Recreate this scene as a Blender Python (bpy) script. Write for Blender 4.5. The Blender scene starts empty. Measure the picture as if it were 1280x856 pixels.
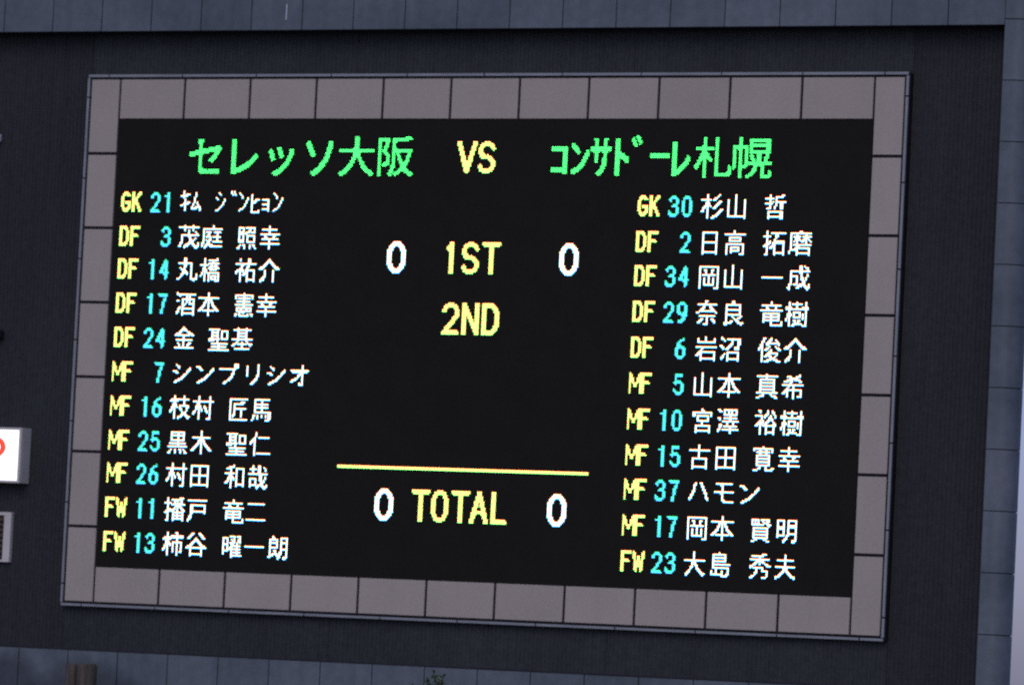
import bpy, bmesh, math, random
from mathutils import Matrix, Vector, Euler
random.seed(7)
scene = bpy.context.scene
col = scene.collection
TOP = 14.0                       # height of the upper edge of the display above the ground, metres

# ---------------------------------------------------------------- camera
cam_d = bpy.data.cameras.new('camera')
cam = bpy.data.objects.new('camera', cam_d)
col.objects.link(cam)
scene.camera = cam
cam_d.sensor_width = 36.0
cam_d.lens = 36.0 * 7423.8 / 1280.0
cam_d.clip_start = 0.5
cam_d.clip_end = 5000.0
RIGHT = Vector((0.88983463, 0.45362159, 0.0492116))
FWD = Vector((-0.45594816, 0.88812672, 0.05781181))
UP = Vector((-0.01748145, -0.07388089, 0.99711384))
m = Matrix((RIGHT, UP, -FWD)).transposed().to_4x4()
m.translation = Vector((41.05358, -68.10543, -7.33032 + TOP))
cam.matrix_world = m
cam_d.dof.use_dof = True          # a long lens, focused a touch in front of the wall
cam_d.dof.focus_distance = 60.0
cam_d.dof.aperture_fstop = 3.0

# ---------------------------------------------------------------- sky, sun, exposure
SUN_EL, SUN_AZ = math.radians(34), math.radians(168)     # azimuth clockwise from +Y: the light comes from behind the camera
world = bpy.data.worlds.new('World')
scene.world = world
world.use_nodes = True
wn, wl = world.node_tree.nodes, world.node_tree.links
wn.clear()
sky = wn.new('ShaderNodeTexSky')
sky.sky_type = 'NISHITA'
sky.sun_disc = False
sky.sun_elevation = SUN_EL
sky.sun_rotation = SUN_AZ
sky.air_density = 1.0
sky.dust_density = 1.0
sky.ozone_density = 4.0
bg = wn.new('ShaderNodeBackground')
bg.inputs['Strength'].default_value = 0.07
tint = wn.new('ShaderNodeVectorMath')      # the cool white balance of the photograph
tint.operation = 'MULTIPLY'
tint.inputs[1].default_value = (0.88, 0.82, 1.30)
wo = wn.new('ShaderNodeOutputWorld')
wl.new(sky.outputs[0], tint.inputs[0])
wl.new(tint.outputs[0], bg.inputs['Color'])
wl.new(bg.outputs[0], wo.inputs['Surface'])

sun_d = bpy.data.lights.new('sun', 'SUN')
sun_d.energy = 0.5
sun_d.angle = math.radians(40)
sun_d.color = (1.0, 0.84, 0.70)
sun = bpy.data.objects.new('sun', sun_d)
col.objects.link(sun)
sdir = Vector((math.sin(SUN_AZ) * math.cos(SUN_EL), math.cos(SUN_AZ) * math.cos(SUN_EL), math.sin(SUN_EL)))
sun.rotation_euler = sdir.to_track_quat('Z', 'Y').to_euler()
sun.location = (0, -30, 40)

scene.view_settings.view_transform = 'Standard'
scene.view_settings.look = 'None'
scene.view_settings.gamma = 1.0
scene.view_settings.exposure = 0.0
scene.view_settings.use_curve_mapping = False
scene.render.engine = 'CYCLES'
scene.cycles.pixel_filter_type = 'BLACKMAN_HARRIS'
scene.cycles.filter_width = 1.9
scene.cycles.use_denoising = False
scene.cycles.max_bounces = 4

# ---------------------------------------------------------------- helpers
def tag(o, label=None, cat=None, group=None, kind=None):
    if label: o['label'] = label
    if cat: o['category'] = cat
    if group: o['group'] = group
    if kind: o['kind'] = kind
    return o

def empty(name, loc):
    o = bpy.data.objects.new(name, None)
    o.empty_display_size = 0.3
    o.location = loc
    col.objects.link(o)
    return o

def link(name, me, parent=None, loc=None):
    """loc is in world space; the parents are never rotated"""
    o = bpy.data.objects.new(name, me)
    col.objects.link(o)
    w = Vector(loc) if loc is not None else Vector((0, 0, 0))
    if parent is not None:
        o.parent = parent
        p, base = parent, Vector((0, 0, 0))
        while p is not None:
            base += p.location
            p = p.parent
        w = w - base
    o.location = w
    return o

def finish(bm, name, mats, smooth=False):
    bmesh.ops.recalc_face_normals(bm, faces=bm.faces)
    me = bpy.data.meshes.new(name)
    bm.to_mesh(me); bm.free()
    for mm in (mats if isinstance(mats, (list, tuple)) else [mats]): me.materials.append(mm)
    if smooth:
        for p in me.polygons: p.use_smooth = True
    return me

def add_box(bm, x0, x1, y0, y1, z0, z1, bev=0.0, mi=0):
    r = bmesh.ops.create_cube(bm, size=1.0)
    vs = r['verts']
    for v in vs:
        v.co = Vector(((x0 + x1) / 2 + v.co.x * (x1 - x0), (y0 + y1) / 2 + v.co.y * (y1 - y0), (z0 + z1) / 2 + v.co.z * (z1 - z0)))
    fs = {f for v in vs for f in v.link_faces}
    for f in fs: f.material_index = mi
    if bev:
        es = list({e for v in vs for e in v.link_edges})
        bmesh.ops.bevel(bm, geom=es, offset=bev, segments=1, affect='EDGES')
    return vs

_cache = {}
def box_part(name, mat, x0, x1, y0, y1, Y0, Y1, parent=None, bev=0.0):
    """box from x0..x1, y0..y1 (depth) and Y0..Y1 measured DOWN from the display's upper edge; pivot at its centre;
    alike pieces share one mesh"""
    key = (name, mat.name, round(x1 - x0, 3), round(y1 - y0, 3), round(Y1 - Y0, 3), bev)
    if key not in _cache:
        bm = bmesh.new()
        a, b, c = (x1 - x0) / 2, (y1 - y0) / 2, (Y1 - Y0) / 2
        add_box(bm, -a, a, -b, b, -c, c, bev)
        _cache[key] = finish(bm, name, mat)
    return link(name, _cache[key], parent, ((x0 + x1) / 2, (y0 + y1) / 2, TOP - (Y0 + Y1) / 2))

# ---------------------------------------------------------------- materials
def new_mat(name):
    mt = bpy.data.materials.new(name)
    mt.use_nodes = True
    nt = mt.node_tree
    return mt, nt, nt.nodes['Principled BSDF']

def coloured(name, c0, c1, rough=0.5, scale=3.0, stretch=(1, 1, 1), metal=0.0, spec=0.5, bump=0.0, fine=None, fine_amt=0.3, per_object=0.0):
    mt, nt, b = new_mat(name)
    n, l = nt.nodes, nt.links
    geo = n.new('ShaderNodeNewGeometry')
    mp = n.new('ShaderNodeMapping'); mp.inputs['Scale'].default_value = stretch
    l.new(geo.outputs['Position'], mp.inputs['Vector'])
    no = n.new('ShaderNodeTexNoise'); no.inputs['Scale'].default_value = scale; no.inputs['Detail'].default_value = 5.0
    l.new(mp.outputs[0], no.inputs['Vector'])
    cr = n.new('ShaderNodeValToRGB')
    cr.color_ramp.elements[0].position = 0.32; cr.color_ramp.elements[1].position = 0.68
    cr.color_ramp.elements[0].color = (*c0, 1); cr.color_ramp.elements[1].color = (*c1, 1)
    l.new(no.outputs['Fac'], cr.inputs['Fac'])
    out = cr.outputs['Color']
    if fine:
        n2 = n.new('ShaderNodeTexNoise'); n2.inputs['Scale'].default_value = fine; n2.inputs['Detail'].default_value = 3.0
        l.new(geo.outputs['Position'], n2.inputs['Vector'])
        mr = n.new('ShaderNodeMapRange'); mr.inputs['From Min'].default_value = 0.25; mr.inputs['From Max'].default_value = 0.75
        mr.inputs['To Min'].default_value = 1 - fine_amt; mr.inputs['To Max'].default_value = 1 + fine_amt
        l.new(n2.outputs['Fac'], mr.inputs['Value'])
        mx = n.new('ShaderNodeVectorMath'); mx.operation = 'SCALE'
        l.new(out, mx.inputs[0]); l.new(mr.outputs[0], mx.inputs['Scale'])
        out = mx.outputs[0]
    if per_object:
        oi = n.new('ShaderNodeObjectInfo')
        mr = n.new('ShaderNodeMapRange'); mr.inputs['To Min'].default_value = 1 - per_object; mr.inputs['To Max'].default_value = 1 + per_object
        l.new(oi.outputs['Random'], mr.inputs['Value'])
        mx = n.new('ShaderNodeVectorMath'); mx.operation = 'SCALE'
        l.new(out, mx.inputs[0]); l.new(mr.outputs[0], mx.inputs['Scale'])
        out = mx.outputs[0]
    l.new(out, b.inputs['Base Color'])
    b.inputs['Roughness'].default_value = rough
    b.inputs['Metallic'].default_value = metal
    b.inputs['Specular IOR Level'].default_value = spec
    if bump:
        bp = n.new('ShaderNodeBump'); bp.inputs['Strength'].default_value = bump; bp.inputs['Distance'].default_value = 0.02
        l.new(no.outputs['Fac'], bp.inputs['Height']); l.new(bp.outputs[0], b.inputs['Normal'])
    return mt

def emitter(name, c, s):
    mt, nt, b = new_mat(name)
    b.inputs['Base Color'].default_value = (0.02, 0.02, 0.02, 1)
    b.inputs['Emission Color'].default_value = (*c, 1)
    b.inputs['Emission Strength'].default_value = s
    return mt


# dot patterns of the characters: width, offset x, offset y, then one number per row of dots
SMALL = {
    'G': (7, 0, 0, 28, 62, 55, 96, 96, 96, 111, 111, 99, 99, 55, 62, 28),
    'K': (7, 0, 0, 99, 103, 102, 108, 120, 120, 120, 124, 108, 102, 102, 99, 99),
    'D': (7, 0, 0, 124, 126, 102, 99, 99, 99, 99, 99, 99, 99, 102, 126, 124),
    'F': (7, 0, 0, 127, 127, 96, 96, 96, 124, 126, 96, 96, 96, 96, 96, 96),
    'M': (8, 0, 0, 129, 195, 195, 231, 231, 231, 189, 153, 153, 129, 129, 129, 129),
    'W': (8, 0, 0, 129, 195, 195, 219, 219, 90, 126, 126, 126, 126, 102, 102, 36),
    '0': (7, 0, 0, 28, 62, 34, 99, 99, 99, 99, 99, 99, 99, 34, 62, 28),
    '1': (6, 0, 0, 12, 12, 60, 12, 12, 12, 12, 12, 12, 12, 12, 12, 12),
    '2': (7, 0, 0, 28, 62, 99, 99, 3, 3, 6, 12, 12, 24, 48, 126, 127),
    '3': (7, 0, 0, 28, 62, 99, 35, 3, 14, 30, 3, 3, 67, 99, 126, 60),
    '4': (7, 0, 0, 4, 14, 14, 30, 30, 62, 54, 118, 127, 14, 6, 6, 4),
    '5': (7, 0, 0, 62, 62, 32, 32, 60, 126, 35, 3, 3, 67, 99, 62, 28),
    '6': (7, 0, 0, 2, 14, 24, 48, 56, 62, 119, 99, 99, 99, 99, 62, 28),
    '7': (7, 0, 0, 127, 63, 2, 6, 6, 12, 12, 12, 12, 8, 24, 24, 24),
    '9': (7, 0, 0, 28, 62, 99, 99, 99, 99, 119, 63, 15, 6, 14, 60, 56),
}
LARGE = {
    '0': (13, 0, 0, 496, 1016, 2044, 3870, 3598, 7695, 7175, 7175, 7175, 7175, 7175, 7175, 7175, 7175, 7695, 3598, 3870, 2044, 1016, 496),
    '1': (7, 0, 0, 28, 28, 60, 124, 124, 60, 28, 28, 28, 28, 28, 28, 28, 28, 28, 28, 28, 28, 28, 28),
    '2': (12, 0, 0, 240, 1020, 2046, 1806, 3591, 3591, 7, 7, 15, 30, 28, 56, 120, 240, 480, 960, 896, 2046, 4095, 4095),
    'S': (12, 0, 0, 240, 1020, 2046, 1806, 3591, 3586, 3584, 3840, 1952, 2040, 1020, 30, 15, 7, 1031, 3591, 3598, 2046, 2044, 496),
    'T': (13, 0, 0, 8191, 8191, 4094, 224, 224, 224, 224, 224, 224, 224, 224, 224, 224, 224, 224, 224, 224, 224, 224, 224),
    'N': (12, 0, 0, 3591, 3591, 3847, 3847, 3975, 3975, 4039, 4039, 3815, 3815, 3703, 3703, 3647, 3647, 3615, 3615, 3599, 3599, 3591, 3591),
    'D': (12, 0, 0, 4080, 4088, 4092, 3614, 3598, 3599, 3591, 3591, 3591, 3591, 3591, 3591, 3591, 3591, 3599, 3598, 3614, 4092, 4088, 4080),
    'O': (12, 0, 0, 240, 1020, 1020, 1806, 1806, 3591, 3591, 3591, 3591, 3591, 3591, 3591, 3591, 3591, 3591, 1806, 1806, 1020, 1020, 240),
    'A': (13, 0, 0, 224, 224, 224, 496, 496, 496, 1016, 952, 952, 952, 1820, 1820, 2044, 4094, 3870, 3598, 3598, 7175, 7175, 7175),
    'L': (11, 0, 0, 1792, 1792, 1792, 1792, 1792, 1792, 1792, 1792, 1792, 1792, 1792, 1792, 1792, 1792, 1792, 1792, 1792, 2046, 2047, 2047),
    'V': (14, 0, 0, 14343, 14343, 14343, 7182, 7182, 7182, 3612, 3612, 3612, 1848, 1848, 1848, 2040, 1008, 1008, 1008, 480, 480, 480, 192),
}
TITLE = {
    'セ': (23, 0, 0, 122880, 122880, 114688, 49152, 49166, 49663, 65535, 524286, 8388126, 8380444, 7913528, 49272, 49392, 49632, 49216, 49152, 49152, 49152, 57344, 65022, 65534, 32766),
    'レ': (19, 0, 0, 458752, 458752, 458752, 458752, 458752, 458752, 458752, 458752, 458752, 458754, 458759, 458767, 458782, 458812, 459000, 459248, 460768, 466880, 524032, 523264, 520192, 491520),
    'ッ': (18, 0, 0, 3584, 69127, 231175, 231175, 116487, 115598, 115470, 57372, 32796, 56, 120, 240, 480, 960, 3968, 16128, 32256, 14336),
    'ソ': (19, 0, 0, 196615, 458759, 491527, 229383, 245775, 114702, 122894, 57374, 61468, 24604, 60, 56, 120, 240, 480, 480, 960, 3968, 7936, 32256, 31744, 12288),
    '大': (25, 0, 0, 14336, 14336, 14336, 14336, 14336, 14336, 14336, 30720, 33554431, 33554431, 31744, 31744, 31744, 60928, 58880, 116480, 115584, 230272, 491968, 983520, 1966320, 3932284, 16252990, 32505871, 12582918),
    '阪': (25, 0, 0, 60, 33456126, 33456112, 26112000, 25976832, 25976832, 27025408, 26767360, 28868606, 28868606, 27028492, 26110988, 25585180, 25585176, 25585432, 25584440, 27157488, 29254128, 28893664, 25223648, 25215984, 25282552, 25288254, 25410575, 25268230),
    '札': (25, 0, 0, 394752, 394752, 394752, 394752, 394752, 919040, 16774656, 16774656, 919040, 984576, 2065920, 2065920, 4179456, 4122112, 7759360, 6686208, 15074816, 29754882, 29754883, 8783363, 394755, 394759, 395263, 395262, 393216),
    '幌': (26, 0, 0, 3145728, 3178494, 3178494, 3170318, 3178494, 67076094, 67067918, 57892878, 53706750, 53706750, 53683084, 53703564, 53687196, 53689240, 53681048, 53739519, 53739519, 54464224, 54398048, 36707424, 3152994, 3160163, 3174499, 3268735, 3244158),
    'ｺ': (11, 0, 0, 2047, 2047, 2047, 7, 7, 7, 7, 7, 7, 7, 7, 7, 7, 2047, 2047, 2047, 7),
    'ﾝ': (12, 0, 0, 3072, 3584, 3840, 1920, 899, 451, 135, 7, 14, 14, 28, 28, 56, 120, 240, 992, 4032, 3968, 3584),
    'ｻ': (14, 0, 0, 3612, 1560, 1560, 1560, 1560, 16383, 16383, 16383, 3900, 1560, 1560, 1560, 1592, 1592, 1592, 56, 56, 112, 112, 224, 480, 960, 384),
    'ﾄ': (9, 0, 0, 448, 448, 448, 448, 448, 448, 448, 448, 480, 504, 508, 511, 479, 455, 451, 448, 448, 448, 448, 448, 448, 448, 448),
    'ﾞ': (7, 0, 0, 12, 46, 102, 119, 51, 58, 24),
    'ｰ': (13, 0, 0, 8191, 8191, 8191),
    'ﾚ': (12, 0, 0, 3584, 3584, 3584, 3584, 3584, 3584, 3584, 3584, 3586, 3587, 3591, 3591, 3598, 3614, 3644, 3704, 3824, 4064, 4032, 3968, 3584),
}
NAME = {
    '茂': (15, 0, 0, 1040, 32767, 1040, 1168, 132, 130, 8191, 4288, 4164, 4200, 4208, 12529, 9113, 26383, 1030),
    '庭': (15, 0, 0, 64, 64, 16383, 8192, 12094, 8712, 9736, 12158, 8456, 11016, 9855, 26112, 20352, 23039, 4096),
    '照': (14, 0, 1, 7934, 4626, 4658, 7918, 7808, 4734, 4674, 4674, 7746, 7806, 0, 2838, 4370, 12561),
    '幸': (14, 0, 0, 128, 128, 8188, 128, 128, 16383, 1048, 1552, 8190, 128, 128, 16383, 128, 128, 128),
    '丸': (15, 0, 0, 768, 768, 768, 16368, 784, 784, 4624, 3600, 1808, 1936, 3217, 2065, 4113, 24607, 4),
    '橋': (15, 0, 0, 2052, 2556, 2080, 2558, 32328, 2300, 6606, 7416, 7168, 11262, 10498, 18810, 2378, 2426, 2318),
    '祐': (15, 0, 0, 2096, 2096, 48, 32767, 1568, 1120, 3136, 16126, 27330, 18882, 2882, 2114, 2114, 2174, 2114),
    '介': (15, 0, 0, 128, 448, 864, 1584, 3096, 14350, 28679, 1040, 1040, 1040, 1040, 3088, 6160, 14352, 8208),
    '酒': (15, 0, 0, 8192, 16383, 2128, 80, 1022, 12882, 594, 670, 770, 2562, 7166, 4610, 12802, 9214, 514),
    '本': (15, 0, 0, 128, 128, 128, 32767, 992, 672, 1712, 1168, 3224, 6284, 12422, 28667, 128, 128, 128),
    '憲': (15, 0, 0, 128, 16382, 8322, 12282, 128, 8184, 128, 16382, 128, 8188, 4644, 8188, 1408, 13334, 10226),
    '金': (15, 0, 0, 128, 448, 864, 1560, 7182, 16379, 128, 128, 8190, 128, 2188, 1176, 1168, 16383),
    '聖': (15, 0, 1, 32640, 4414, 7970, 4386, 7970, 4386, 32702, 30976, 256, 8190, 128, 8188, 128, 32767),
    '基': (15, 0, 0, 1040, 16382, 1040, 2032, 1040, 2032, 1040, 32767, 1040, 2184, 14327, 24706, 128, 8188),
    '枝': (15, 0, 0, 2064, 2064, 16382, 32272, 2064, 7184, 7422, 14982, 10436, 26692, 18472, 2104, 2156, 2503, 2306),
    '村': (15, 0, 0, 1028, 1028, 1028, 32767, 3076, 3076, 7748, 7780, 5412, 9524, 25620, 17412, 1028, 1028, 1052),
    '匠': (13, 1, 1, 8191, 4096, 4124, 5112, 4608, 4608, 5118, 4624, 4624, 4624, 5648, 5136, 4096, 8191),
    '馬': (14, 0, 1, 4094, 2112, 2112, 4092, 2112, 4092, 2112, 2112, 4095, 3, 6731, 4683, 4611, 8206),
    '黒': (14, 0, 1, 4092, 2116, 4092, 2116, 2116, 4092, 64, 8190, 64, 16383, 0, 2356, 4370, 12563),
    '木': (15, 0, 0, 128, 128, 128, 128, 16382, 448, 992, 672, 1712, 3224, 6284, 12422, 24707, 128, 128),
    '仁': (15, 0, 0, 1024, 1024, 1024, 2558, 6144, 14336, 26624, 18432, 2048, 2048, 2048, 2048, 2048, 3071, 2048),
    '田': (13, 1, 1, 8191, 4161, 4161, 4161, 4161, 4161, 8191, 4161, 4161, 4161, 4161, 4161, 8191, 4097),
    '和': (14, 0, 0, 128, 1920, 7743, 545, 545, 16289, 1569, 1825, 4001, 2721, 6689, 12833, 575, 545, 512),
    '哉': (14, 0, 0, 1120, 1124, 8034, 1122, 1120, 16383, 48, 50, 7986, 4404, 4380, 4376, 8057, 4303, 134),
    '播': (15, 0, 0, 4110, 5116, 4260, 31916, 5119, 4216, 4268, 7590, 16163, 29182, 4386, 4606, 4386, 4606, 12546),
    '戸': (14, 0, 1, 16383, 0, 0, 4094, 3074, 3074, 3074, 4094, 3074, 2048, 6144, 6144, 12288, 8192),
    '竜': (15, 0, 0, 128, 128, 16382, 1040, 1552, 32767, 0, 8188, 4228, 8188, 4228, 8188, 4225, 129, 255),
    '二': (14, 0, 2, 8190, 0, 0, 0, 0, 0, 0, 0, 0, 0, 16383),
    '柿': (15, 0, 0, 2096, 2064, 2559, 16383, 32272, 6160, 7422, 7826, 14994, 10386, 26770, 18578, 2198, 2064, 2064),
    '谷': (15, 0, 0, 1584, 3096, 6156, 12422, 448, 864, 1584, 3096, 14350, 32767, 2056, 2056, 2056, 4088, 2056),
    '曜': (14, 1, 1, 494, 15394, 9382, 9318, 9642, 15560, 9470, 9608, 10238, 15496, 8446, 8328, 255, 128),
    '一': (14, 0, 7, 16383),
    '朗': (14, 0, 0, 1024, 1567, 8081, 4241, 8095, 4241, 4241, 8081, 4127, 4881, 4401, 6065, 7393, 12391, 70),
    '杉': (15, 0, 0, 1028, 1032, 1072, 32608, 1030, 3596, 3608, 7472, 13408, 9219, 25606, 1036, 1048, 1136, 1216),
    '山': (12, 1, 0, 64, 64, 64, 2113, 2113, 2113, 2113, 2113, 2113, 2113, 2113, 2113, 2113, 4095, 1),
    '哲': (14, 0, 0, 1030, 1148, 16192, 1088, 1407, 15948, 1100, 1164, 7308, 0, 4092, 2060, 2060, 4092, 2060),
    '日': (10, 2, 1, 1023, 513, 513, 513, 513, 513, 1023, 513, 513, 513, 513, 513, 1023, 513),
    '高': (14, 0, 0, 128, 128, 16383, 0, 2040, 1032, 2040, 0, 8190, 4098, 5106, 4626, 5106, 4610, 4110),
    '拓': (15, 0, 0, 4096, 5119, 4192, 31840, 4160, 4224, 5374, 7678, 14722, 29570, 5762, 4226, 4226, 4350, 12418),
    '磨': (15, 0, 0, 192, 16383, 8712, 12223, 10012, 10170, 10857, 8712, 12287, 8960, 10238, 15874, 16898, 17406, 514),
    '岡': (13, 1, 1, 8191, 4097, 4889, 4369, 4369, 6141, 4161, 4681, 4681, 4681, 4681, 5113, 4097, 4103),
    '成': (15, 0, 0, 104, 102, 98, 8191, 4192, 4130, 7970, 4404, 4404, 4376, 4376, 14201, 8429, 24967, 8194),
    '奈': (15, 0, 0, 384, 256, 16382, 544, 1584, 3096, 8188, 24578, 0, 8188, 128, 3224, 6284, 12420, 896),
    '良': (13, 2, 0, 192, 192, 4092, 2052, 2052, 4092, 2052, 2052, 4092, 2178, 2124, 2096, 2456, 7951, 6146),
    '樹': (15, 0, 0, 4226, 6130, 4226, 30863, 32767, 4098, 5090, 14890, 14890, 13290, 20490, 21346, 4418, 5106, 5646),
    '岩': (15, 0, 0, 128, 4226, 4226, 8190, 0, 0, 16383, 512, 1024, 4094, 7170, 13314, 1026, 2046, 1026),
    '沼': (14, 0, 0, 4096, 6655, 1059, 35, 99, 12482, 6542, 2830, 0, 510, 1282, 2306, 6402, 4606, 258),
    '俊': (15, 0, 0, 3136, 2248, 6532, 5118, 13058, 12424, 29446, 22083, 4288, 4604, 4996, 5832, 4208, 4572, 5895),
    '真': (14, 0, 0, 128, 16383, 128, 4092, 2052, 4092, 2052, 4092, 2052, 4092, 2052, 16383, 528, 3598, 12291),
    '希': (14, 0, 0, 4, 1820, 496, 1980, 7558, 256, 16383, 576, 1088, 4094, 7234, 13378, 1090, 1102, 64),
    '宮': (13, 1, 0, 64, 96, 8191, 6145, 7165, 516, 516, 1020, 64, 64, 2046, 1026, 1026, 2046, 1026),
    '澤': (15, 0, 0, 13310, 6738, 594, 1022, 32, 13310, 4128, 2047, 136, 6280, 7166, 4128, 14335, 8224, 32),
    '裕': (15, 0, 0, 6216, 2124, 196, 32146, 1330, 1080, 2664, 7876, 15750, 27646, 2180, 2180, 2180, 2300, 2180),
    '古': (14, 0, 0, 128, 128, 128, 16383, 128, 128, 128, 128, 4092, 2052, 2052, 2052, 2052, 4092, 2052),
    '寛': (14, 0, 0, 128, 16382, 8738, 4090, 544, 4088, 2056, 4088, 2056, 4088, 2056, 4088, 544, 1571, 14398),
    '賢': (14, 0, 1, 8062, 5414, 5404, 8167, 2, 4092, 2052, 4092, 2052, 4092, 2052, 4092, 1560, 6150),
    '明': (13, 1, 1, 7999, 4385, 4385, 4415, 7999, 7969, 4385, 4385, 4415, 8033, 4161, 193, 391, 262),
    '大': (14, 0, 0, 128, 128, 128, 128, 128, 16383, 448, 448, 352, 800, 560, 1048, 3084, 6151, 4098),
    '島': (13, 1, 0, 128, 4088, 2056, 4088, 2056, 4088, 2048, 4095, 2048, 4094, 514, 4642, 4642, 8166, 60),
    '秀': (15, 0, 0, 56, 8160, 128, 16382, 992, 1712, 3212, 12295, 12256, 544, 572, 1540, 1028, 6148, 12344),
    '夫': (15, 0, 0, 128, 128, 128, 8188, 128, 128, 128, 16382, 448, 448, 864, 1584, 3096, 14350, 8194),
    'シ': (13, 1, 2, 1024, 768, 257, 3, 7174, 1540, 24, 48, 96, 448, 1792, 3072),
    'ン': (13, 1, 2, 0, 7168, 1537, 771, 6, 4, 24, 48, 96, 448, 1792, 3072),
    'プ': (14, 1, 1, 7, 7, 7, 16380, 8, 8, 24, 16, 48, 96, 192, 768, 1536),
    'リ': (9, 3, 1, 1, 257, 257, 257, 257, 257, 257, 259, 2, 6, 12, 24, 48),
    'オ': (13, 1, 1, 16, 16, 16, 8191, 4094, 112, 208, 144, 784, 3600, 6160, 80, 112),
    'ハ': (13, 1, 2, 304, 784, 536, 520, 524, 1540, 1030, 3074, 2050, 6147, 4097),
    'モ': (13, 1, 2, 4094, 384, 128, 128, 128, 8191, 384, 128, 128, 128, 192, 127),
    'ｷ': (7, 0, 0, 16, 16, 23, 124, 16, 8, 8, 11, 30, 104, 8, 8, 8),
    'ﾑ': (7, 0, 1, 8, 8, 8, 16, 16, 16, 20, 36, 34, 79, 121, 1),
    'ｼ': (7, 0, 1, 16, 8, 0, 64, 33, 1, 2, 2, 4, 8, 16, 96),
    'ﾞ': (4, 0, 0, 10, 10, 5),
    'ﾝ': (7, 0, 1, 64, 32, 16, 17, 1, 2, 2, 4, 4, 8, 48, 64),
    'ﾋ': (6, 0, 2, 32, 32, 32, 39, 44, 56, 32, 32, 32, 32, 33, 63),
    'ｮ': (5, 0, 5, 31, 1, 1, 31, 1, 1, 31, 1),
}
# display: red, green and blue diodes of every dot sit one above the other (channel colour, mean level)
CH = {'r': (1.0, 0.10, 0.05), 'g': (0.07, 1.0, 0.19), 'b': (0.04, 0.26, 1.0)}
_led = {}
def led(c, level):
    k = (c, round(level, 2))
    if k not in _led:
        _led[k] = emitter({'r': 'red', 'g': 'green', 'b': 'blue'}[c] + '_diode', CH[c], level * 3.3)
    return _led[k]
INK = {'white': (('r', 1.45), ('g', 1.35), ('b', 1.6)),
       'yellow': (('r', 1.3), ('g', 1.4), ('b', 0.02)),
       'cyan': (('g', 0.9), ('b', 1.0)),
       'green': (('g', 1.6),)}

M_clad = coloured('dark_blue_grey_ribbed_metal', (0.038, 0.044, 0.039), (0.050, 0.058, 0.051), rough=0.55, scale=0.6, stretch=(1, 1, 0.35), fine=14, fine_amt=0.22, spec=0.3)
M_clad2 = coloured('near_black_ribbed_metal', (0.031, 0.035, 0.031), (0.040, 0.045, 0.040), rough=0.6, scale=0.6, stretch=(1, 1, 0.35), fine=14, fine_amt=0.22, spec=0.3)
M_core = coloured('dark_joint', (0.010, 0.010, 0.012), (0.014, 0.014, 0.016), rough=0.8)
M_panel = coloured('blue_grey_metal_panel', (0.105, 0.138, 0.134), (0.172, 0.205, 0.202), rough=0.45, scale=0.45, stretch=(1, 1, 2.0), fine=9, fine_amt=0.12, spec=0.4, bump=0.15, per_object=0.05)
M_low = M_panel.copy(); M_low.name = 'dark_patch_blue_grey_metal_panel'
def add_dark_patch(mt, cx, cY, rx, rz, dark):  # multiplies a soft-edged dark ellipse into the panel's base colour
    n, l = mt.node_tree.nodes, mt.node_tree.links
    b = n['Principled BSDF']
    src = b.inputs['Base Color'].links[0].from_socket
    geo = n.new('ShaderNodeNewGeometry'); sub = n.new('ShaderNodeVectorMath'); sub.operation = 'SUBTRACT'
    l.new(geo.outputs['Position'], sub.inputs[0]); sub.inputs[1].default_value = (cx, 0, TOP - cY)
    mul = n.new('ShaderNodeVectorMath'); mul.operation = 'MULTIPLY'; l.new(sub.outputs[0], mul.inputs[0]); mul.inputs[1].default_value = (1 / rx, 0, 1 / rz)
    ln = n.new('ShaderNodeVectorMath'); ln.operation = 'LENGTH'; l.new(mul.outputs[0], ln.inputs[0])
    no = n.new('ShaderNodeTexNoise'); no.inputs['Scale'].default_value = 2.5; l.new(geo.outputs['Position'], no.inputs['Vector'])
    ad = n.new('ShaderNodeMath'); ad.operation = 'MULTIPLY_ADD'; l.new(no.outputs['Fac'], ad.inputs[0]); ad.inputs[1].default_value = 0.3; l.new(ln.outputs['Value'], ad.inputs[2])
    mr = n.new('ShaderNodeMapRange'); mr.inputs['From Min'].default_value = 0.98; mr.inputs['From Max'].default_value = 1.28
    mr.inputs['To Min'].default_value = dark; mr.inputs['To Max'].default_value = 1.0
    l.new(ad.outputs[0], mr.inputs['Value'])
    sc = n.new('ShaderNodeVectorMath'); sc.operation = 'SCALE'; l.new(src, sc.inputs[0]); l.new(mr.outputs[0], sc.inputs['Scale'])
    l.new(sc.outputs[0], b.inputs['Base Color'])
add_dark_patch(M_low, 0.15, 8.05, 0.95, 0.80, 0.5)
add_dark_patch(M_low, -1.3, 8.05, 0.85, 0.86, 0.45)
M_tile = coloured('warm_grey_frame_panel', (0.490, 0.443, 0.325), (0.535, 0.482, 0.36), rough=0.5, scale=1.3, fine=22, fine_amt=0.06, spec=0.35, bump=0.05, per_object=0.035)
M_trim = coloured('satin_aluminium', (0.30, 0.33, 0.29), (0.40, 0.43, 0.38), rough=0.35, scale=2.0, metal=0.3)
M_screen = coloured('unlit_display_face', (0.0155, 0.0145, 0.008), (0.0185, 0.0172, 0.0098), rough=0.7, scale=2.5, fine=60, fine_amt=0.35, spec=0.15)
M_cabinet = coloured('pale_grey_painted_metal', (0.70, 0.68, 0.54), (0.80, 0.78, 0.62), rough=0.45, scale=3)
M_black = coloured('black_plastic', (0.012, 0.012, 0.012), (0.02, 0.02, 0.02), rough=0.5)
M_slat = coloured('dark_brown_slat', (0.06, 0.045, 0.028), (0.12, 0.09, 0.055), rough=0.6, scale=20)
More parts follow.
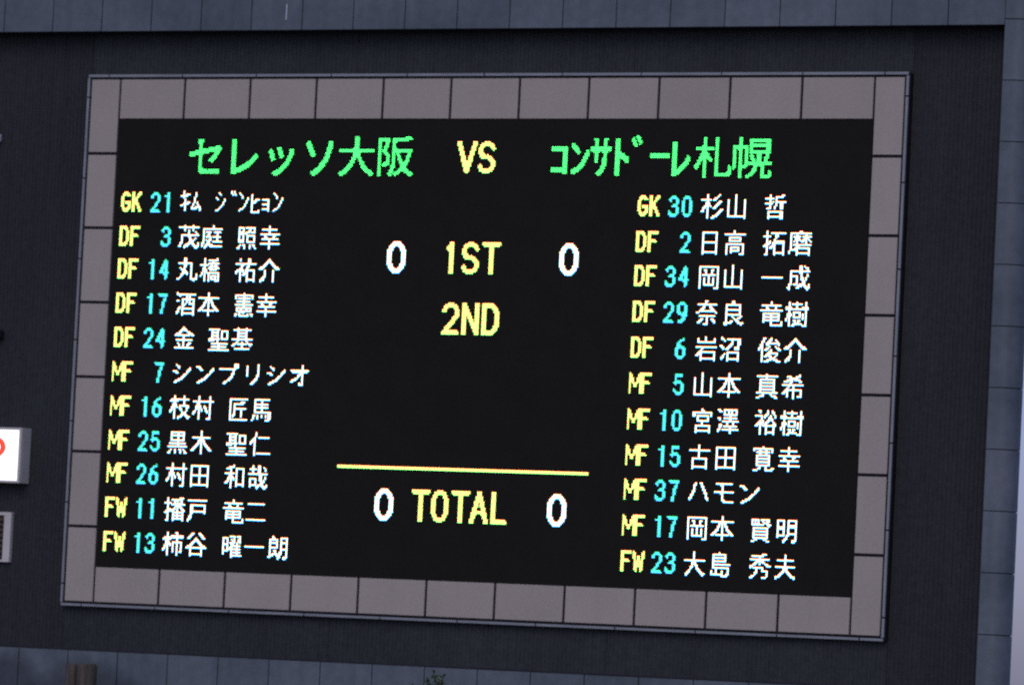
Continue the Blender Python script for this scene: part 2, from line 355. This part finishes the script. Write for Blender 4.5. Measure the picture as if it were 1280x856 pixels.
M_post = coloured('weathered_grey_brown_wood', (0.045, 0.04, 0.026), (0.15, 0.13, 0.09), rough=0.9, scale=14, stretch=(1, 1, 0.12), fine=60, fine_amt=0.35, bump=0.6)
M_white = coloured('white_enamel', (0.75, 0.75, 0.75), (0.82, 0.82, 0.82), rough=0.4)
M_ground = coloured('grey_concrete', (0.16, 0.155, 0.15), (0.24, 0.235, 0.23), rough=0.9, scale=0.5, fine=6)
M_bark = coloured('bark', (0.05, 0.04, 0.03), (0.12, 0.10, 0.08), rough=0.9, scale=10)
M_leaf = coloured('dull_green_leaf', (0.03, 0.055, 0.012), (0.08, 0.13, 0.025), rough=0.6, scale=9)
M_face = emitter('lit_white_acrylic', (0.93, 0.92, 1.0), 1.5)
M_red = emitter('lit_red_acrylic', (1.0, 0.085, 0.03), 0.95)

def module_tones(mt, amount):
    # the display is assembled from small square modules whose faces differ a little in tone
    n, l = mt.node_tree.nodes, mt.node_tree.links
    b = n['Principled BSDF']
    src = b.inputs['Base Color'].links[0].from_socket
    geo = n.new('ShaderNodeNewGeometry')
    sn = n.new('ShaderNodeVectorMath'); sn.operation = 'SNAP'; sn.inputs[1].default_value = (1 / 3, 10.0, 1 / 3)
    l.new(geo.outputs['Position'], sn.inputs[0])
    wn_ = n.new('ShaderNodeTexWhiteNoise'); wn_.noise_dimensions = '3D'
    l.new(sn.outputs[0], wn_.inputs['Vector'])
    mr = n.new('ShaderNodeMapRange'); mr.inputs['To Min'].default_value = 1 - amount; mr.inputs['To Max'].default_value = 1 + amount
    l.new(wn_.outputs['Value'], mr.inputs['Value'])
    sc = n.new('ShaderNodeVectorMath'); sc.operation = 'SCALE'; l.new(src, sc.inputs[0]); l.new(mr.outputs[0], sc.inputs['Scale'])
    l.new(sc.outputs[0], b.inputs['Base Color'])
module_tones(M_screen, 0.04)

def rain_streaks(mt, amount):
    # narrow vertical run-off marks
    n, l = mt.node_tree.nodes, mt.node_tree.links
    b = n['Principled BSDF']
    src = b.inputs['Base Color'].links[0].from_socket
    geo = n.new('ShaderNodeNewGeometry')
    mp = n.new('ShaderNodeMapping'); mp.inputs['Scale'].default_value = (7, 7, 0.35)
    l.new(geo.outputs['Position'], mp.inputs['Vector'])
    no = n.new('ShaderNodeTexNoise'); no.inputs['Scale'].default_value = 1.0; no.inputs['Detail'].default_value = 4
    l.new(mp.outputs[0], no.inputs['Vector'])
    mr = n.new('ShaderNodeMapRange'); mr.inputs['From Min'].default_value = 0.35; mr.inputs['From Max'].default_value = 0.65
    mr.inputs['To Min'].default_value = 1 - amount; mr.inputs['To Max'].default_value = 1 + amount
    l.new(no.outputs['Fac'], mr.inputs['Value'])
    sc = n.new('ShaderNodeVectorMath'); sc.operation = 'SCALE'; l.new(src, sc.inputs[0]); l.new(mr.outputs[0], sc.inputs['Scale'])
    l.new(sc.outputs[0], b.inputs['Base Color'])
for mm, am in ((M_panel, 0.07), (M_low, 0.09), (M_tile, 0.012), (M_clad, 0.07), (M_clad2, 0.07)):
    rain_streaks(mm, am)

# ---------------------------------------------------------------- ground
bm = bmesh.new()
bmesh.ops.create_grid(bm, x_segments=2, y_segments=2, size=1500)
g = link('ground', finish(bm, 'ground', M_ground)); tag(g, kind='structure')

# ---------------------------------------------------------------- the wall that carries the scoreboard
wall = empty('stadium_wall', (6.0, 0.3, 0.0))
tag(wall, 'tall dark ribbed wall bordered by blue-grey metal panels behind the scoreboard', 'wall')
XL, XR = -8.0, 12.86            # left end, inner edge of the rounded right border
PT, PB = -1.15, 7.11            # lower edge of the upper border, upper edge of the lower border (measured down)
YP = -0.25                      # face of the blue-grey panels
PX0, PXP = 0.576, 0.7676
Y_TOP, Y_GROUND = -2.74, TOP
box_part('wall_core', M_core, XL, 12.95, 0.16, 0.40, Y_TOP, Y_GROUND, wall)
box_part('upper_border_backing', M_core, XL, 12.9, YP + 0.016, 0.158, Y_TOP, PT - 0.008, wall)
box_part('lower_border_backing', M_core, XL, 12.9, YP + 0.016, 0.158, PB + 0.012, Y_GROUND, wall)
box_part('drip_edge', M_black, XL, XR, YP - 0.006, 0.155, PB - 0.012, PB + 0.010, wall)

def ribbed_sheet(x0, x1, Y0, Y1, mat):
    bm = bmesh.new()
    p, d = 0.060, 0.009
    pts = []
    n = int((x1 - x0) / p)
    p = (x1 - x0) / n
    for i in range(n):
        a = x0 + i * p
        pts += [(a, 0.118), (a + p * 0.42, 0.118), (a + p * 0.54, 0.118 + d), (a + p * 0.88, 0.118 + d)]
    pts.append((x1, 0.118))
    cx, cz = (x0 + x1) / 2, TOP - (Y0 + Y1) / 2
    h = (Y1 - Y0) / 2
    vs = [(bm.verts.new((x - cx, y - 0.118, -h)), bm.verts.new((x - cx, y - 0.118, h))) for x, y in pts]
    for a, b in zip(vs, vs[1:]):
        bm.faces.new((a[0], b[0], b[1], a[1]))
    me = finish(bm, 'ribbed_sheet', mat)
    return link('ribbed_sheet', me, wall, (cx, 0.118, cz))
# sheets butt with a narrow joint
for x0, x1, Y0, Y1, mt in ((XL, -4.3, PT - 0.02, PB, M_clad2), (-4.29, -0.508, PT - 0.02, PB, M_clad2),
                           (-0.502, 3.55, PT - 0.02, -0.3, M_clad), (3.556, 7.6, PT - 0.02, -0.3, M_clad), (7.606, 11.5, PT - 0.02, -0.3, M_clad),
                           (-0.502, 3.55, 6.3, PB, M_clad), (3.556, 7.6, 6.3, PB, M_clad), (7.606, 11.5, 6.3, PB, M_clad),
                           (11.506, XR + 0.03, PT - 0.02, PB, M_clad2)):
    ribbed_sheet(x0, x1, Y0, Y1, mt)

G = 0.006
for k in range(-11, 16):
    a, b = PX0 + PXP * k + G, PX0 + PXP * (k + 1) - G
    for Y0, Y1 in ((PT - 1.524, PT - 0.762 - 2 * G), (PT - 0.762, PT)):
        box_part('border_panel', M_panel, a, b, YP, YP + 0.014, Y0, Y1, wall, 0.003)
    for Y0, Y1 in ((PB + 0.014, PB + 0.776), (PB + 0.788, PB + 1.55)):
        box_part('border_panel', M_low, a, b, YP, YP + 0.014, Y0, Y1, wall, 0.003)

def round_profile(x0, xc, r, n=14):
    pts = [(x0, YP)]
    for i in range(n + 1):
        t = math.pi * i / n
        pts.append((xc + r * math.sin(t), YP + r - r * math.cos(t)))
    pts.append((x0 + 0.1, YP + 2 * r))
    return pts
CX, CR = 12.965, 0.235
def curved_piece(name, mat, Y0, Y1, inset=0.0):
    key = (name, round(Y1 - Y0, 3))
    if key not in _cache:
        bm = bmesh.new()
        pts = round_profile(XR + inset, CX, CR)
        if inset:
            pts = [(x if i in (0, len(pts) - 1) else CX + (x - CX) * (1 - inset / CR), YP + CR + (y - YP - CR) * (1 - inset / CR)) for i, (x, y) in enumerate(pts)]
        h = (Y1 - Y0) / 2
        lo = [bm.verts.new((x - CX, y - YP - CR, -h)) for x, y in pts]
        hi = [bm.verts.new((x - CX, y - YP - CR, h)) for x, y in pts]
        for i in range(len(pts) - 1):
            bm.faces.new((lo[i], lo[i + 1], hi[i + 1], hi[i]))
        bm.faces.new((lo[-1], lo[0], hi[0], hi[-1]))
        bm.faces.new(lo); bm.faces.new(hi[::-1])
        me = finish(bm, name, mat)
        for p in me.polygons: p.use_smooth = abs(p.normal.z) < 0.5
        try: me.set_sharp_from_angle(angle=math.radians(35))
        except Exception: pass
        _cache[key] = me
    return link(name, _cache[key], wall, (CX, YP + CR, TOP - (Y0 + Y1) / 2))
Y = PT - 0.07 - 0.7618 * 2
while Y < 9.5:
    curved_piece('rounded_border_panel', M_panel, Y + G, Y + 0.7618 - G)
    Y += 0.7618
curved_piece('rounded_border_core', M_core, Y_TOP, Y_GROUND, 0.02)

clip = box_part('metal_clip', M_white, 2.642, 2.656, YP - 0.02, YP - 0.001, -1.49, -1.28, wall, 0.002)
clip['label'] = 'thin bright vertical metal strip on an upper panel'

# ---------------------------------------------------------------- scoreboard
board = empty('scoreboard', (5.5, 0.1, TOP - 6.58))
tag(board, 'large black electronic scoreboard in a grey panel frame, lit with two team lists', 'scoreboard')
box_part('housing', M_core, -0.51, 11.495, 0.034, 0.117, -0.592, 6.527, board)
scr = box_part('screen', M_screen, 0.012, 11.018, 0.020, 0.033, 0.004, 5.998, board)
SY = 0.467
for k in range(11):
    a, b = k * (11.03 / 11) + 0.018, (k + 1) * (11.03 / 11) - 0.018
    box_part('frame_panel', M_tile, a, b, 0.0, 0.03, -0.528, -0.004, board, 0.004)
    box_part('frame_panel', M_tile, a, b, 0.0, 0.03, 6.006, 6.468, board, 0.004)
for k in range(7):
    box_part('frame_panel', M_tile, -0.442, -0.012, 0.0, 0.03, -0.528 + k + (0.015 if k else 0), SY + k - 0.018 if k < 6 else 6.468, board, 0.004)
    box_part('frame_panel', M_tile, 11.042, 11.432, 0.0, 0.03, -0.528 + k + (0.015 if k else 0), SY + k - 0.018 if k < 6 else 6.468, board, 0.004)
# aluminium edge strips
J = 0.008
xs = [-0.507] + [-0.178 + 1.134 * i for i in range(11)] + [11.492]
for a, b in zip(xs, xs[1:]):
    box_part('edge_strip', M_trim, a + J, b - J, -0.004, 0.03, -0.597, -0.560, board, 0.003)
    box_part('edge_strip', M_trim, a + J, b - J, -0.004, 0.03, 6.500, 6.534, board, 0.003)
ys = [-0.558] + [-0.29 + 1.088 * i for i in range(7)] + [6.498]
for a, b in zip(ys, ys[1:]):
    box_part('edge_strip', M_trim, -0.509, -0.474, -0.004, 0.03, a + J, b - J, board, 0.003)
    box_part('edge_strip', M_trim, 11.458, 11.493, -0.004, 0.03, a + J, b - J, board, 0.003)

P = 1.0 / 48
def dots_of(table, ch, gx, gy):
    w, ox, oy, *rows = table[ch]
    return [(gx + ox + i, gy + oy + j) for j, bits in enumerate(rows) for i in range(w) if (bits >> (w - 1 - i)) & 1]

def lit(name, dots, ink, label=None):
    dots = sorted(set(dots))
    mx, my = min(d[0] for d in dots), min(d[1] for d in dots)
    chans = INK[ink]
    order = {'r': 0, 'g': 1, 'b': 2}
    verts, faces, mi = [], [], []
    for dx, dy in dots:
        x0, x1 = (dx - mx + 0.01) * P, (dx - mx + 0.99) * P
        for ci, (c, lv) in enumerate(chans):
            t = order[c] / 3
            z1, z0 = -(dy - my + t + 0.01) * P, -(dy - my + t + 0.323) * P
            b = len(verts)
            verts += [(x0, 0, z0), (x1, 0, z0), (x1, 0, z1), (x0, 0, z1)]
            faces.append((b, b + 1, b + 2, b + 3)); mi.append(ci)
    me = bpy.data.meshes.new(name)
    me.from_pydata(verts, [], faces)
    for c, lv in chans: me.materials.append(led(c, lv))
    me.polygons.foreach_set('material_index', mi)
    me.update()
    o = link(name, me, scr, (mx * P, 0.016, TOP - my * P))
    if label: o['label'] = label
    return o

def text(table, items, ink, size, label=None):
    for ch, x, y in items:
        lit('lit_character', dots_of(table, ch, x, y), ink, label or f'{size} {ink} {ch}')

text(TITLE, [('セ', 54, 13), ('レ', 85, 13), ('ッ', 112, 18), ('ソ', 139, 14), ('大', 163, 11), ('阪', 191, 11)], 'green', 'large')
text(TITLE, [('ｺ', 313, 17), ('ﾝ', 327, 15), ('ｻ', 340, 12), ('ﾄ', 357, 12), ('ﾞ', 368, 10), ('ｰ', 381, 21), ('ﾚ', 396, 14), ('札', 411, 11), ('幌', 437, 11)], 'green', 'large')
text(LARGE, [('V', 247, 14), ('S', 262, 14)], 'yellow', 'large')
text(LARGE, [('1', 243, 77), ('S', 254, 77), ('T', 268, 77)], 'yellow', 'large')
text(LARGE, [('2', 242, 115), ('N', 256, 115), ('D', 270, 115)], 'yellow', 'large')
text(LARGE, [('T', 227, 232), ('O', 241, 232), ('T', 255, 232), ('A', 268, 232), ('L', 283, 232)], 'yellow', 'large')
text(LARGE, [('0', 201, 77)], 'white', 'large', 'large white 0 left of 1ST')
text(LARGE, [('0', 322, 77)], 'white', 'large', 'large white 0 right of 1ST')
text(LARGE, [('0', 201, 232)], 'white', 'large', 'large white 0 left of TOTAL')
text(LARGE, [('0', 322, 232)], 'white', 'large', 'large white 0 right of TOTAL')
lit('lit_line', [(x, y) for x in range(173, 349) for y in (218, 219)], 'yellow', 'long yellow line above TOTAL')

LEFT = [('GK', '21', 'ｷﾑ ｼﾞﾝﾋｮﾝ'), ('DF', '3', '茂庭 照幸'), ('DF', '14', '丸橋 祐介'), ('DF', '17', '酒本 憲幸'), ('DF', '24', '金 聖基'),
        ('MF', '7', 'シンプリシオ'), ('MF', '16', '枝村 匠馬'), ('MF', '25', '黒木 聖仁'), ('MF', '26', '村田 和哉'), ('FW', '11', '播戸 竜二'), ('FW', '13', '柿谷 曜一朗')]
RIGHT_T = [('GK', '30', '杉山 哲'), ('DF', '2', '日高 拓磨'), ('DF', '34', '岡山 一成'), ('DF', '29', '奈良 竜樹'), ('DF', '6', '岩沼 俊介'),
           ('MF', '5', '山本 真希'), ('MF', '10', '宮澤 裕樹'), ('MF', '15', '古田 寛幸'), ('MF', '37', 'ハモン'), ('MF', '17', '岡本 賢明'), ('FW', '23', '大島 秀夫')]
HALF = [('ｷ', 49), ('ﾑ', 57), ('ｼ', 75), ('ﾞ', 86), ('ﾝ', 92), ('ﾋ', 101), ('ｮ', 109), ('ﾝ', 117)]
def digit(c, x, y): return (c, x + (1 if c == '1' else 0), y)
for side, rows, cx, nx, tx in (('left', LEFT, 5, 27, 49), ('right', RIGHT_T, 374, 395, 417)):
    for k, (code, num, name) in enumerate(rows):
        y = round(46.9 + 21.8 * k)
        text(SMALL, [(code[0], cx, y), (code[1], cx + 8, y)], 'yellow', 'small')
        ds = [digit(num[-1], nx + 9, y)]
        if len(num) == 2: ds.append(digit(num[0], nx, y))
        text(SMALL, ds, 'cyan', 'small', f'cyan digit of the number {num} in the {side} list')
        if name[0] == 'ｷ':
            its = [(c, x, y - 1) for c, x in HALF]
        else:
            its, pos = [], 0.0
            for c in name:
                if c == ' ': pos += 0.5; continue
                its.append((c, tx + round(17.2 * pos), y - 1)); pos += 1
        text(NAME, its, 'white', 'small', f'white character beside the number {num} in the {side} list')

# ---------------------------------------------------------------- lit box sign at the left
sign = empty('lightbox_sign', (-2.2, 0.11, TOP - 4.93))
tag(sign, 'lit white box sign with red round character, left of the scoreboard', 'sign')
bm = bmesh.new()
SX0, SX1, SYT, SYB, SF = -3.4, -1.172, 4.182, 4.925, -0.13
cx_, cz_ = (SX0 + SX1) / 2, -(SYT + SYB) / 2
def rel(x0, x1, y0, y1, Y0, Y1): add_box(bm, x0 - cx_, x1 - cx_, y0, y1, -Y1 - cz_, -Y0 - cz_, 0.004)
rel(SX0, SX1, SF + 0.03, 0.117, SYT, SYB)
f = 0.042
rel(SX0, SX1, SF, SF + 0.029, SYT, SYT + f * 0.75)
rel(SX0, SX1, SF, SF + 0.029, SYB - f * 0.75, SYB)
rel(SX0, SX0 + f, SF, SF + 0.029, SYT + f * 0.75, SYB - f * 0.75)
rel(SX1 - f, SX1, SF, SF + 0.029, SYT + f * 0.75, SYB - f * 0.75)
link('cabinet', finish(bm, 'cabinet', M_cabinet), sign, (cx_, 0, TOP + cz_))
fc = box_part('lit_face', M_face, SX0 + f, SX1 - f, SF + 0.012, SF + 0.0295, SYT + f * 0.75, SYB - f * 0.75, sign)
bm = bmesh.new()
n = 40
rx, rz, tx, tz = 0.24, 0.160, 0.078, 0.066
ring = []
for i in range(n):
    t = 2 * math.pi * i / n
    c, s = math.cos(t), math.sin(t)
    ring.append([bm.verts.new((rx * q * c if q == 1 else (rx - tx) * c, y, (rz * s if q == 1 else (rz - tz) * s))) for q in (1, 0) for y in (0, 0.008)])
for i in range(n):
    a, b = ring[i], ring[(i + 1) % n]
    bm.faces.new((a[0], a[2], b[2], b[0])); bm.faces.new((a[1], b[1], b[3], a[3]))
    bm.faces.new((a[0], b[0], b[1], a[1])); bm.faces.new((a[2], a[3], b[3], b[2]))
link('red_character', finish(bm, 'red_character', M_red), sign, (-1.421 - rx, SF + 0.003, TOP - 4.449))

# ---------------------------------------------------------------- louvred vent below it
vent = empty('louvred_vent', (-2.0, 0.11, TOP - 5.99))
tag(vent, 'pale framed louvre box with dark brown slats below the lit box sign', 'vent')
bm = bmesh.new()
VX0, VX1, VT, VB = -2.7, -1.378, 5.315, 5.988
cx_, cz_ = (VX0 + VX1) / 2, -(VT + VB) / 2
rel(VX0, VX1, 0.045, 0.117, VT, VT + 0.045)
rel(VX0, VX1, 0.045, 0.117, VB - 0.032, VB)
rel(VX0, VX0 + 0.11, 0.045, 0.117, VT + 0.045, VB - 0.032)
rel(VX1 - 0.11, VX1, 0.045, 0.117, VT + 0.045, VB - 0.032)
link('frame', finish(bm, 'frame', M_cabinet), vent, (cx_, 0, TOP + cz_))
box_part('backing', M_black, VX0 + 0.11, VX1 - 0.11, 0.105, 0.1175, VT + 0.045, VB - 0.032, vent)
slat_me = None
for i in range(8):
    if slat_me is None:
        b2 = bmesh.new(); w = (VX1 - VX0 - 0.222) / 2
        vs = [b2.verts.new(v) for v in ((-w, -0.035, -0.032), (w, -0.035, -0.032), (w, 0.02, 0.026), (-w, 0.02, 0.026), (-w, -0.035, -0.024), (w, -0.035, -0.024), (w, 0.02, 0.034), (-w, 0.02, 0.034))]
        for q in ((0, 1, 2, 3), (7, 6, 5, 4), (0, 4, 5, 1), (3, 2, 6, 7), (1, 5, 6, 2), (0, 3, 7, 4)): b2.faces.new([vs[j] for j in q])
        slat_me = finish(b2, 'slat', M_slat)
    link('slat', slat_me, vent, (cx_, 0.08, TOP - (VT + 0.085 + i * 0.0725)))

# ---------------------------------------------------------------- small fittings at the left edge of the wall
lamp = empty('wall_fitting', (-2.05, 0.11, TOP - 0.26))
tag(lamp, 'small white fitting on the dark wall, high at the left edge', 'light fitting')
box_part('white_case', M_white, -2.16, -1.893, 0.03, 0.1175, 0.203, 0.308, lamp, 0.012)
box_part('mounting_plate', M_black, -2.2, -1.93, 0.098, 0.1172, 0.19, 0.203, lamp)
brk = empty('camera_mount', (-1.85, 0.11, TOP - 3.0))
tag(brk, 'small black bracket on the dark wall above the lit box sign', 'bracket')
bm = bmesh.new()
add_box(bm, -0.16, 0.02, -0.14, 0.0, -0.05, 0.07, 0.02)
add_box(bm, -0.22, -0.10, -0.11, 0.02, -0.14, 0.0, 0.02)
link('body', finish(bm, 'body', M_black), brk, (-1.70, 0.115, TOP - 2.93))

# ---------------------------------------------------------------- posts in front of the wall, bottom left
def post(x, y, r, Ytop, label, seed):
    rnd = random.Random(seed)
    bm = bmesh.new()
    n, rings = 18, 26
    H = TOP - Ytop
    prev = None
    fl = [1 + 0.05 * math.sin(3 * i + seed) + rnd.uniform(-0.03, 0.03) for i in range(n)]
    for k in range(rings + 1):
        z = H * k / rings if k < rings - 1 else (H - 0.03 if k == rings - 1 else H)
        rr = r * (1.06 - 0.06 * k / rings) * (0.93 if k == rings else 1)
        cur = [bm.verts.new((rr * fl[i] * math.cos(2 * math.pi * i / n) + 0.006 * math.sin(z * 2 + seed), rr * fl[i] * math.sin(2 * math.pi * i / n), z + (rnd.uniform(-0.012, 0.012) if k == rings else 0))) for i in range(n)]
        if prev:
            for i in range(n): bm.faces.new((prev[i], prev[(i + 1) % n], cur[(i + 1) % n], cur[i]))
        else: bm.faces.new(cur[::-1])
        prev = cur
    bm.faces.new(prev)
    o = link('wooden_post', finish(bm, 'wooden_post', M_post, True), None, (x, y, 0))
    try: o.data.set_sharp_from_angle(angle=math.radians(50))
    except Exception: pass
    tag(o, label, 'post')
post(1.165, -2.0, 0.128, 7.30, 'thick weathered grey-brown post at the bottom left, right one of the close pair', 1)
post(0.905, -1.95, 0.075, 7.31, 'thin weathered grey-brown post at the bottom left, left one of the close pair', 2)

# ---------------------------------------------------------------- young tree whose tip reaches into the picture
tree = empty('young_tree', (6.3, -2.0, 0.0))
tag(tree, 'small green leafy tree tip in front of the lower blue-grey panels', 'tree')
rnd = random.Random(5)
bm = bmesh.new(); lb = bmesh.new()
def limb(p0, p1, r0, r1, n=6):
    d = (p1 - p0).normalized(); u = d.orthogonal().normalized(); v = d.cross(u)
    a = [bm.verts.new(p0 + (u * math.cos(2 * math.pi * i / n) + v * math.sin(2 * math.pi * i / n)) * r0) for i in range(n)]
    b = [bm.verts.new(p1 + (u * math.cos(2 * math.pi * i / n) + v * math.sin(2 * math.pi * i / n)) * r1) for i in range(n)]
    for i in range(n): bm.faces.new((a[i], a[(i + 1) % n], b[(i + 1) % n], b[i]))
def leaf(p, s):
    d = Vector((rnd.uniform(-1, 1), rnd.uniform(-1, 1), rnd.uniform(-0.3, 1))).normalized()
    u = d.orthogonal().normalized(); u.rotate(Matrix.Rotation(rnd.uniform(0, 6.28), 3, d))
    w = d.cross(u)
    q = [p, p + d * s * 0.5 + u * s * 0.24, p + d * s + w * s * 0.1, p + d * s * 0.5 - u * s * 0.24]
    lb.faces.new([lb.verts.new(x) for x in q])
HT = TOP - 7.33
spine = [Vector((0, 0, 0)), Vector((0.03, 0.02, 2.2)), Vector((-0.03, 0, 4.4)), Vector((0.0, 0, HT - 0.5)), Vector((0.0, 0, HT))]
rs = [0.07, 0.055, 0.035, 0.015, 0.004]
for i in range(4): limb(spine[i], spine[i + 1], rs[i], rs[i + 1])
def twig(p0, p1, r, nl, s):
    limb(p0, p1, r, r * 0.4, 4)
    for j in range(nl):
        t = (j + 0.5) / nl
        leaf(p0.lerp(p1, t) + Vector((rnd.uniform(-1, 1), rnd.uniform(-1, 1), rnd.uniform(-1, 1))) * 0.02, s * rnd.uniform(0.7, 1.2))
top = Vector((0.0, 0, HT - 0.12))
twig(top, Vector((-0.03, -0.02, TOP - 7.205)), 0.006, 30, 0.07)
twig(top, Vector((0.12, -0.05, TOP - 7.24)), 0.006, 26, 0.07)
twig(top, Vector((-0.14, 0.0, TOP - 7.30)), 0.006, 24, 0.07)
twig(top, Vector((0.05, 0.05, TOP - 7.31)), 0.006, 26, 0.07)
for i in range(46):
    z = HT - 0.25 - 2.6 * rnd.random()
    a = rnd.uniform(0, 6.28); L = (0.25 + 0.28 * (HT - z)) * rnd.uniform(0.6, 1.1)
    p0 = Vector((0, 0, z)); p1 = Vector((math.cos(a) * L, math.sin(a) * L, min(z + L * 0.7, HT - 0.08)))
    twig(p0, p1, 0.008, 26, 0.09)
link('trunk', finish(bm, 'trunk', M_bark), tree, (6.3, -2.0, 0))
me = bpy.data.meshes.new('crown'); lb.to_mesh(me); lb.free(); me.materials.append(M_leaf)
link('crown', me, tree, (6.3, -2.0, 0))
